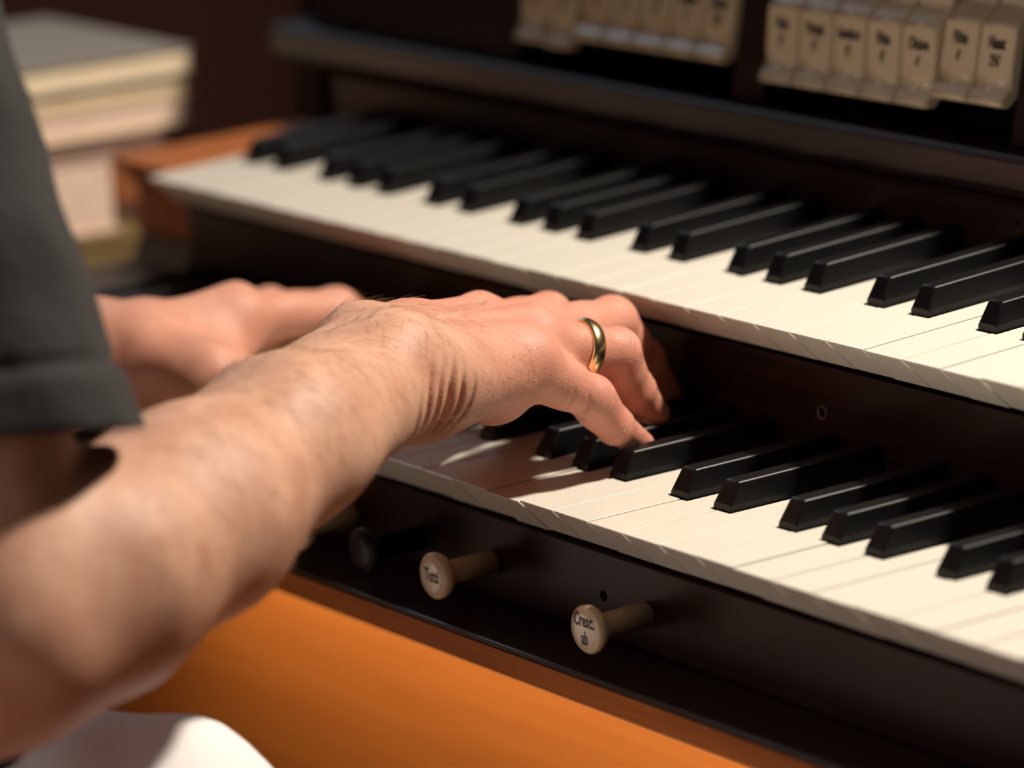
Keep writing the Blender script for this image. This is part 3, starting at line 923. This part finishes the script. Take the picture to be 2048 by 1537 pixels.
# skin: warm tone, redder over the knuckles, faint mottling, pores
def skin_mat():
    m, nt, b = new_mat('skin')
    tc = nt.nodes.new('ShaderNodeTexCoord')
    at_ = nt.nodes.new('ShaderNodeAttribute'); at_.attribute_name = 'redness'
    n1_ = nt.nodes.new('ShaderNodeTexNoise'); n1_.inputs['Scale'].default_value = 55; n1_.inputs['Detail'].default_value = 5
    nt.links.new(tc.outputs['Object'], n1_.inputs['Vector'])
    r = nt.nodes.new('ShaderNodeValToRGB')
    r.color_ramp.elements[0].position = 0.32; r.color_ramp.elements[1].position = 0.70
    r.color_ramp.elements[0].color = (0.55, 0.28, 0.185, 1); r.color_ramp.elements[1].color = (0.68, 0.395, 0.27, 1)
    nt.links.new(n1_.outputs['Fac'], r.inputs['Fac'])
    mx = nt.nodes.new('ShaderNodeMix'); mx.data_type = 'RGBA'
    nt.links.new(at_.outputs['Fac'], mx.inputs['Factor'])
    nt.links.new(r.outputs['Color'], mx.inputs['A'])
    mx.inputs['B'].default_value = (0.57, 0.20, 0.145, 1)
    nt.links.new(mx.outputs['Result'], b.inputs['Base Color'])
    b.inputs['Roughness'].default_value = 0.52
    b.inputs['Specular IOR Level'].default_value = 0.42
    b.inputs['Subsurface Weight'].default_value = 0.14
    b.inputs['Subsurface Radius'].default_value = (1.0, 0.35, 0.18)
    b.inputs['Subsurface Scale'].default_value = 0.004
    n2_ = nt.nodes.new('ShaderNodeTexVoronoi'); n2_.inputs['Scale'].default_value = 1100
    nt.links.new(tc.outputs['Object'], n2_.inputs['Vector'])
    n3_ = nt.nodes.new('ShaderNodeTexNoise'); n3_.inputs['Scale'].default_value = 420; n3_.inputs['Detail'].default_value = 4
    nt.links.new(tc.outputs['Object'], n3_.inputs['Vector'])
    ad = nt.nodes.new('ShaderNodeMath'); ad.operation = 'ADD'
    nt.links.new(n2_.outputs['Distance'], ad.inputs[0]); nt.links.new(n3_.outputs['Fac'], ad.inputs[1])
    bp = nt.nodes.new('ShaderNodeBump'); bp.inputs['Strength'].default_value = 0.28; bp.inputs['Distance'].default_value = 0.0005
    nt.links.new(ad.outputs['Value'], bp.inputs['Height'])
    nt.links.new(bp.outputs['Normal'], b.inputs['Normal'])
    return m
MAT['skin'] = skin_mat()
red = np.zeros(len(Vall))
for pts in (pinky, ringf, midf, indf, lf['i'], lf['m']):
    for j, a_ in ((0, .5), (1, .75), (2, .6), (3, .8)):
        red = np.maximum(red, a_*gauss(np.linalg.norm(Vall-pts[j], axis=1), .014))
red = np.maximum(red, .60*sstep(-.01, .07, (Vall-wrist)@HD)*(np.arange(len(Vall)) < n1))
red = np.maximum(red, .45*gauss(np.linalg.norm(Vall-hyp0, axis=1), .025))
red = np.maximum(red, .4*(np.arange(len(Vall)) >= n1))
atr = body.attributes.new('redness', 'FLOAT', 'POINT')
atr.data.foreach_set('value', red.astype(np.float32))
bo_ = link('body', body, PER, (0, 0, 0), MAT['skin'])

# fingernails
def nail(pts, r, w_, l_):
    ax_ = unit(pts[3]-pts[2])
    back = unit(pts[2]-0.5*(pts[1]+pts[3])); back = unit(back-ax_*(back@ax_))
    sd_ = np.cross(ax_, back)
    c = pts[3]-ax_*0.0015
    verts, faces = [], []
    nu, nv_ = 7, 7
    for i in range(nu):
        for j in range(nv_):
            u_ = (i/(nu-1)-.5)*2; v_ = (j/(nv_-1)-.5)*2
            v2 = v_*math.sqrt(max(0, 1-0.35*u_*u_))
            a_ = v2*w_/r
            rr_ = r+.0004-0.0002*abs(u_)
            verts.append(c+ax_*u_*l_+(back*math.cos(a_)+sd_*math.sin(a_))*rr_)
    for i in range(nu-1):
        for j in range(nv_-1):
            faces.append((i*nv_+j, (i+1)*nv_+j, (i+1)*nv_+j+1, i*nv_+j+1))
    o = link('fingernail', mesh_py('fingernail', np.array(verts)-PB, faces, True), PER, (0, 0, 0), MAT['nail'])
    md = o.modifiers.new('s', 'SOLIDIFY'); md.thickness = 0.0005
for pts, r in ((pinky, FR['p']), (ringf, FR['r']), (midf, FR['m'])):
    nail(pts, r[3], r[3]*0.8, 0.0050)

# eyes and short hair of the head
for sx in (-1, 1):
    EY = SDF(); EY.ell(hc+hx*sx*.031+hf*.0825-hu*.014, (.013, .010, .0075), (hx, hf, hu))
    VQ, QQ = EY.polygonise(0.0025)
    link('eye', mesh_py('eye', VQ-PB, [tuple(map(int, q)) for q in QQ], True), PER, (0, 0, 0), MAT['eye'])
HR = SDF()
HR.ell(hc-hf*.012+hu*.016, (.078, .092, .084), (hx, hf, hu), k=.02)
HR.ell(hc-hf*.045-hu*.030, (.066, .055, .055), (hx, hf, hu), k=.03)
VQ, QQ = HR.polygonise(0.005)
VQ = VQ+rng.normal(0, .0008, VQ.shape)
link('hair', mesh_py('hair', VQ-PB, [tuple(map(int, q)) for q in QQ], True), PER, (0, 0, 0), MAT['head_hair'])

# body hair: fine short hairs on forearm and back of the hand
def hairs():
    idx = np.arange(n1)
    s = (VR-wrist)@HD
    up = NR[:, 2]
    fore = (s < .012) & (s > -.22)
    handb = (s >= .012) & (s < .055) & (NR@UL > -.2)
    dens = np.where(fore, np.clip(.45+.6*up, 0.1, 1)*.9, 0)+np.where(handb, np.clip(.5+.5*(NR@UL)-.2*np.abs(up-.4), 0, 1), 0)
    # refinement makes the hand denser in points: even that out
    dens *= np.where(VR[:, 1] > ycut, .045, np.where(VR[:, 1] > ycut-.05, .14, .55))
    pick = idx[rng.random(n1) < dens*0.45]
    verts, faces = [], []
    for i in pick:
        n = NR[i]; p = VR[i]
        t = HD*0.45+UL*0.75-UPV*0.45+rng.normal(0, .28, 3)
        t = t-n*(t@n); t /= np.linalg.norm(t)+1e-9
        ln = rng.uniform(.006, .0125)*(0.75 if s[i] > .012 else 1)
        b_ = np.cross(n, t)
        base = len(verts)
        segs = 4
        lift = rng.uniform(.10, .38)
        curl = rng.normal(0, .25)
        for k in range(segs):
            u_ = k/(segs-1)
            c = p+t*ln*u_+n*(lift*ln*(u_-.55*u_*u_)-.0003)+b_*curl*ln*u_*u_
            w_ = .000060*(1-.75*u_)
            for a_ in range(3):
                th = a_*2.094
                verts.append(c+(n*math.cos(th)+b_*math.sin(th))*w_)
        for k in range(segs-1):
            for a_ in range(3):
                a2 = (a_+1) % 3
                faces.append((base+k*3+a_, base+k*3+a2, base+(k+1)*3+a2, base+(k+1)*3+a_))
    o = link('arm_hair', mesh_py('arm_hair', np.array(verts)-PB, faces, True), PER, (0, 0, 0), MAT['hair'])
    o['kind'] = 'stuff'
    return len(pick)
hairs()

# ---- clothes -------------------------------------------------------------
def cloth(name, color, rough=0.85):
    m, nt, b = new_mat(name)
    tc = nt.nodes.new('ShaderNodeTexCoord')
    b.inputs['Base Color'].default_value = (*color, 1)
    b.inputs['Roughness'].default_value = rough
    b.inputs['Sheen Weight'].default_value = 0.08
    b.inputs['Sheen Roughness'].default_value = 0.5
    n = nt.nodes.new('ShaderNodeTexNoise'); n.inputs['Scale'].default_value = 1500; n.inputs['Detail'].default_value = 2
    n2 = nt.nodes.new('ShaderNodeTexNoise'); n2.inputs['Scale'].default_value = 28; n2.inputs['Detail'].default_value = 3
    nt.links.new(tc.outputs['Object'], n.inputs['Vector']); nt.links.new(tc.outputs['Object'], n2.inputs['Vector'])
    b1 = nt.nodes.new('ShaderNodeBump'); b1.inputs['Strength'].default_value = 0.25; b1.inputs['Distance'].default_value = 0.0004
    b2 = nt.nodes.new('ShaderNodeBump'); b2.inputs['Strength'].default_value = 0.5; b2.inputs['Distance'].default_value = 0.008
    nt.links.new(n.outputs['Fac'], b1.inputs['Height']); nt.links.new(n2.outputs['Fac'], b2.inputs['Height'])
    nt.links.new(b2.outputs['Normal'], b1.inputs['Normal']); nt.links.new(b1.outputs['Normal'], b.inputs['Normal'])
    return m
MAT['shirt'] = cloth('black_shirt_cotton', (0.0115, 0.0105, 0.0108))
# shirt body
SB = SDF()
for sx in (-1, 1):
    SB.cone(hipc+np.array([sx*.055, .0, .015]), chest+np.array([sx*.075, 0, -.02]), .130, .120, .03)
SB.cone(shoulder+np.array([-.02, -.02, .006]), chest+np.array([.03, 0, .08]), .064, .085, .03)
SB.cone(lsh+np.array([.02, 0, .006]), chest+np.array([-.03, 0, .08]), .064, .085, .03)
SB.cone(chest+np.array([0, .0, .09]), neck+np.array([0, 0, -.06]), .075, .066, .03)
SB.ell(shoulder+np.array([-.004, -.004, .004]), (.066, .066, .066), k=.03)
SB.ell(lsh+np.array([.004, -.004, .004]), (.066, .066, .066), k=.03)
# front flap of the shirt hanging over the lap
SB.cone(hipc+np.array([.04, .15, .02]), at(-40, 1590, 1.60), .055, .034, .03)
VS, QS = SB.polygonise(0.006)
VS = VS+np.stack([.003*np.sin(VS[:, 2]*55+VS[:, 1]*40), .003*np.sin(VS[:, 2]*70+VS[:, 0]*50), 0*VS[:, 0]], 1)
sv, sf = [tuple(v) for v in VS], [tuple(map(int, q)) for q in QS]
# open sleeves: rings round the upper arm, wide at the hem, with a stitched turn-up
def sleeve(S, E_, hem_c, hem_r, top_r, hem_n, nseg=96, nring=72, seed=0):
    base = len(sv)
    S = np.array(S)
    for i in range(nring):
        u_ = i/(nring-1)
        c = S+(hem_c-S)*u_
        ax_ = unit((1-u_)*unit(hem_c-S)+u_*hem_n)
        a1 = unit(np.cross(ax_, [0.25, 0.97, 0])); a2 = np.cross(ax_, a1)
        rr_ = top_r+(hem_r-top_r)*u_
        band = sstep(.875, .90, u_)
        for k in range(nseg):
            th = 2*math.pi*k/nseg
            wr = 1+.030*math.sin(3*th+seed+4.0*u_)*u_+.026*math.sin(6*th-3.0*u_+seed)*(1-.5*u_)+.016*math.sin(7*u_*3.1+2*th+seed)*(1-u_*.5)+.010*math.sin(13*th+5*u_+seed)*(1-.6*u_)
            r2 = rr_*wr+.0016*band-.0022*gauss(u_-.875, .010)
            sv.append(tuple(c+(a1*math.cos(th)+a2*math.sin(th))*r2))
    # inner return of the hem gives the cloth its thickness
    for i in range(nring-1, nring-19, -1):
        for k in range(nseg):
            v = np.array(sv[base+i*nseg+k]); u_ = i/(nring-1)
            c = S+(hem_c-S)*u_
            sv.append(tuple(c+(v-c)*(1-.0022/np.linalg.norm(v-c))))
    tot = nring+18
    for i in range(tot-1):
        for k in range(nseg):
            k2 = (k+1) % nseg
            sf.append((base+i*nseg+k, base+i*nseg+k2, base+(i+1)*nseg+k2, base+(i+1)*nseg+k))
hem_c = at(-32, 872, 1.508)
sleeve(at(-410, -90, 1.52), elbow, hem_c, .0535, .066, unit(np.array([0.20, -0.14, -1.0])), seed=1.0)
lhem = lsh*.5+lel*.5
sleeve(lsh+np.array([0, 0, .01]), lel, lhem, .062, .066, unit(lel-lsh), seed=2.0)
shirt = mesh_py('t_shirt', np.array(sv)-PB, sf, True)
so = link('t_shirt', shirt, PER, (0, 0, 0), MAT['shirt'])
so['label'] = 'black short sleeved shirt'
# trousers
TR = SDF()
rk = at(262, 1826, 1.62)
for sx, knee in ((1, rk), (-1, np.array([0.26, rk[1]+.01, rk[2]-.01]))):
    hp = hipc+np.array([sx*.085, 0.0, -.036])
    TR.cone(hp, knee, .090, .072, .03)
    foot = np.array([knee[0]+sx*.02, knee[1]-.03, FZ+.10])
    TR.cone(knee, foot, .068, .048, .03)
TR.cone(hipc+np.array([-.075, -.01, -.015]), hipc+np.array([.075, -.01, -.015]), .112, .112, .03)
VQ, QQ = TR.polygonise(0.006)
VQ = VQ+np.stack([0*VQ[:, 0], 0*VQ[:, 0], .0022*np.sin(VQ[:, 1]*95+VQ[:, 0]*60)], 1)
tr = link('trousers', mesh_py('trousers', VQ-PB, [tuple(map(int, q)) for q in QQ], True), PER, (0, 0, 0), MAT['trousers'])
tr['label'] = 'white cotton trousers'
for sx, kx in ((1, rk[0]), (-1, .26)):
    SHO = SDF()
    fx = kx+sx*.02; fy = (rk[1] if sx > 0 else rk[1]+.01)-.03
    SHO.chain([(fx, fy-.05, FZ+.040), (fx, fy+.06, FZ+.036), (fx, fy+.17, FZ+.028)], [.038, .036, .026], .02)
    SHO.cone((fx, fy-.01, FZ+.05), (fx, fy-.01, FZ+.10), .040, .044, .02)
    VQ, QQ = SHO.polygonise(0.006)
    VQ[:, 2] = np.maximum(VQ[:, 2], FZ+.001)
    link('shoe', mesh_py('shoe', VQ-PB, [tuple(map(int, q)) for q in QQ], True), PER, (0, 0, 0), MAT['shoe'])

# ------------------------------------------------------------------ wedding ring
rc = ringf[0]*.40+ringf[1]*.60
rax = unit(ringf[1]-ringf[0])
e1 = unit(np.cross(rax, [0, 0, 1])); e2 = np.cross(rax, e1)
# measure the finger there so that the band sits on the skin
rr_ = []
for k in range(24):
    th = 2*math.pi*k/24
    dvec = e1*math.cos(th)+e2*math.sin(th)
    ts = np.linspace(.004, .018, 60)
    fv = RA.eval(rc+ts[:, None]*dvec)
    hit = np.argmax(fv > 0)
    rr_.append(ts[hit])
r_ring = float(np.median(rr_))+.0002
rv, rf = [], []
prof = [(-.0035, -.0004), (-.0033, .0005), (-.0022, .0012), (0, .0016), (.0022, .0012), (.0033, .0005), (.0035, -.0004), (0, -.0005)]
ns = 96
for k in range(ns):
    th = 2*math.pi*k/ns
    dvec = e1*math.cos(th)+e2*math.sin(th)
    for a_, o_ in prof: rv.append(rax*a_+dvec*(r_ring+o_))
m8 = len(prof)
for k in range(ns):
    for j in range(m8):
        rf.append((k*m8+j, k*m8+(j+1) % m8, ((k+1) % ns)*m8+(j+1) % m8, ((k+1) % ns)*m8+j))
ro = link('wedding_ring', mesh_py('wedding_ring', rv, rf, True), None, tuple(rc), MAT['gold'])
tag(ro, 'plain polished gold ring worn on the ring finger of the right hand', 'ring')
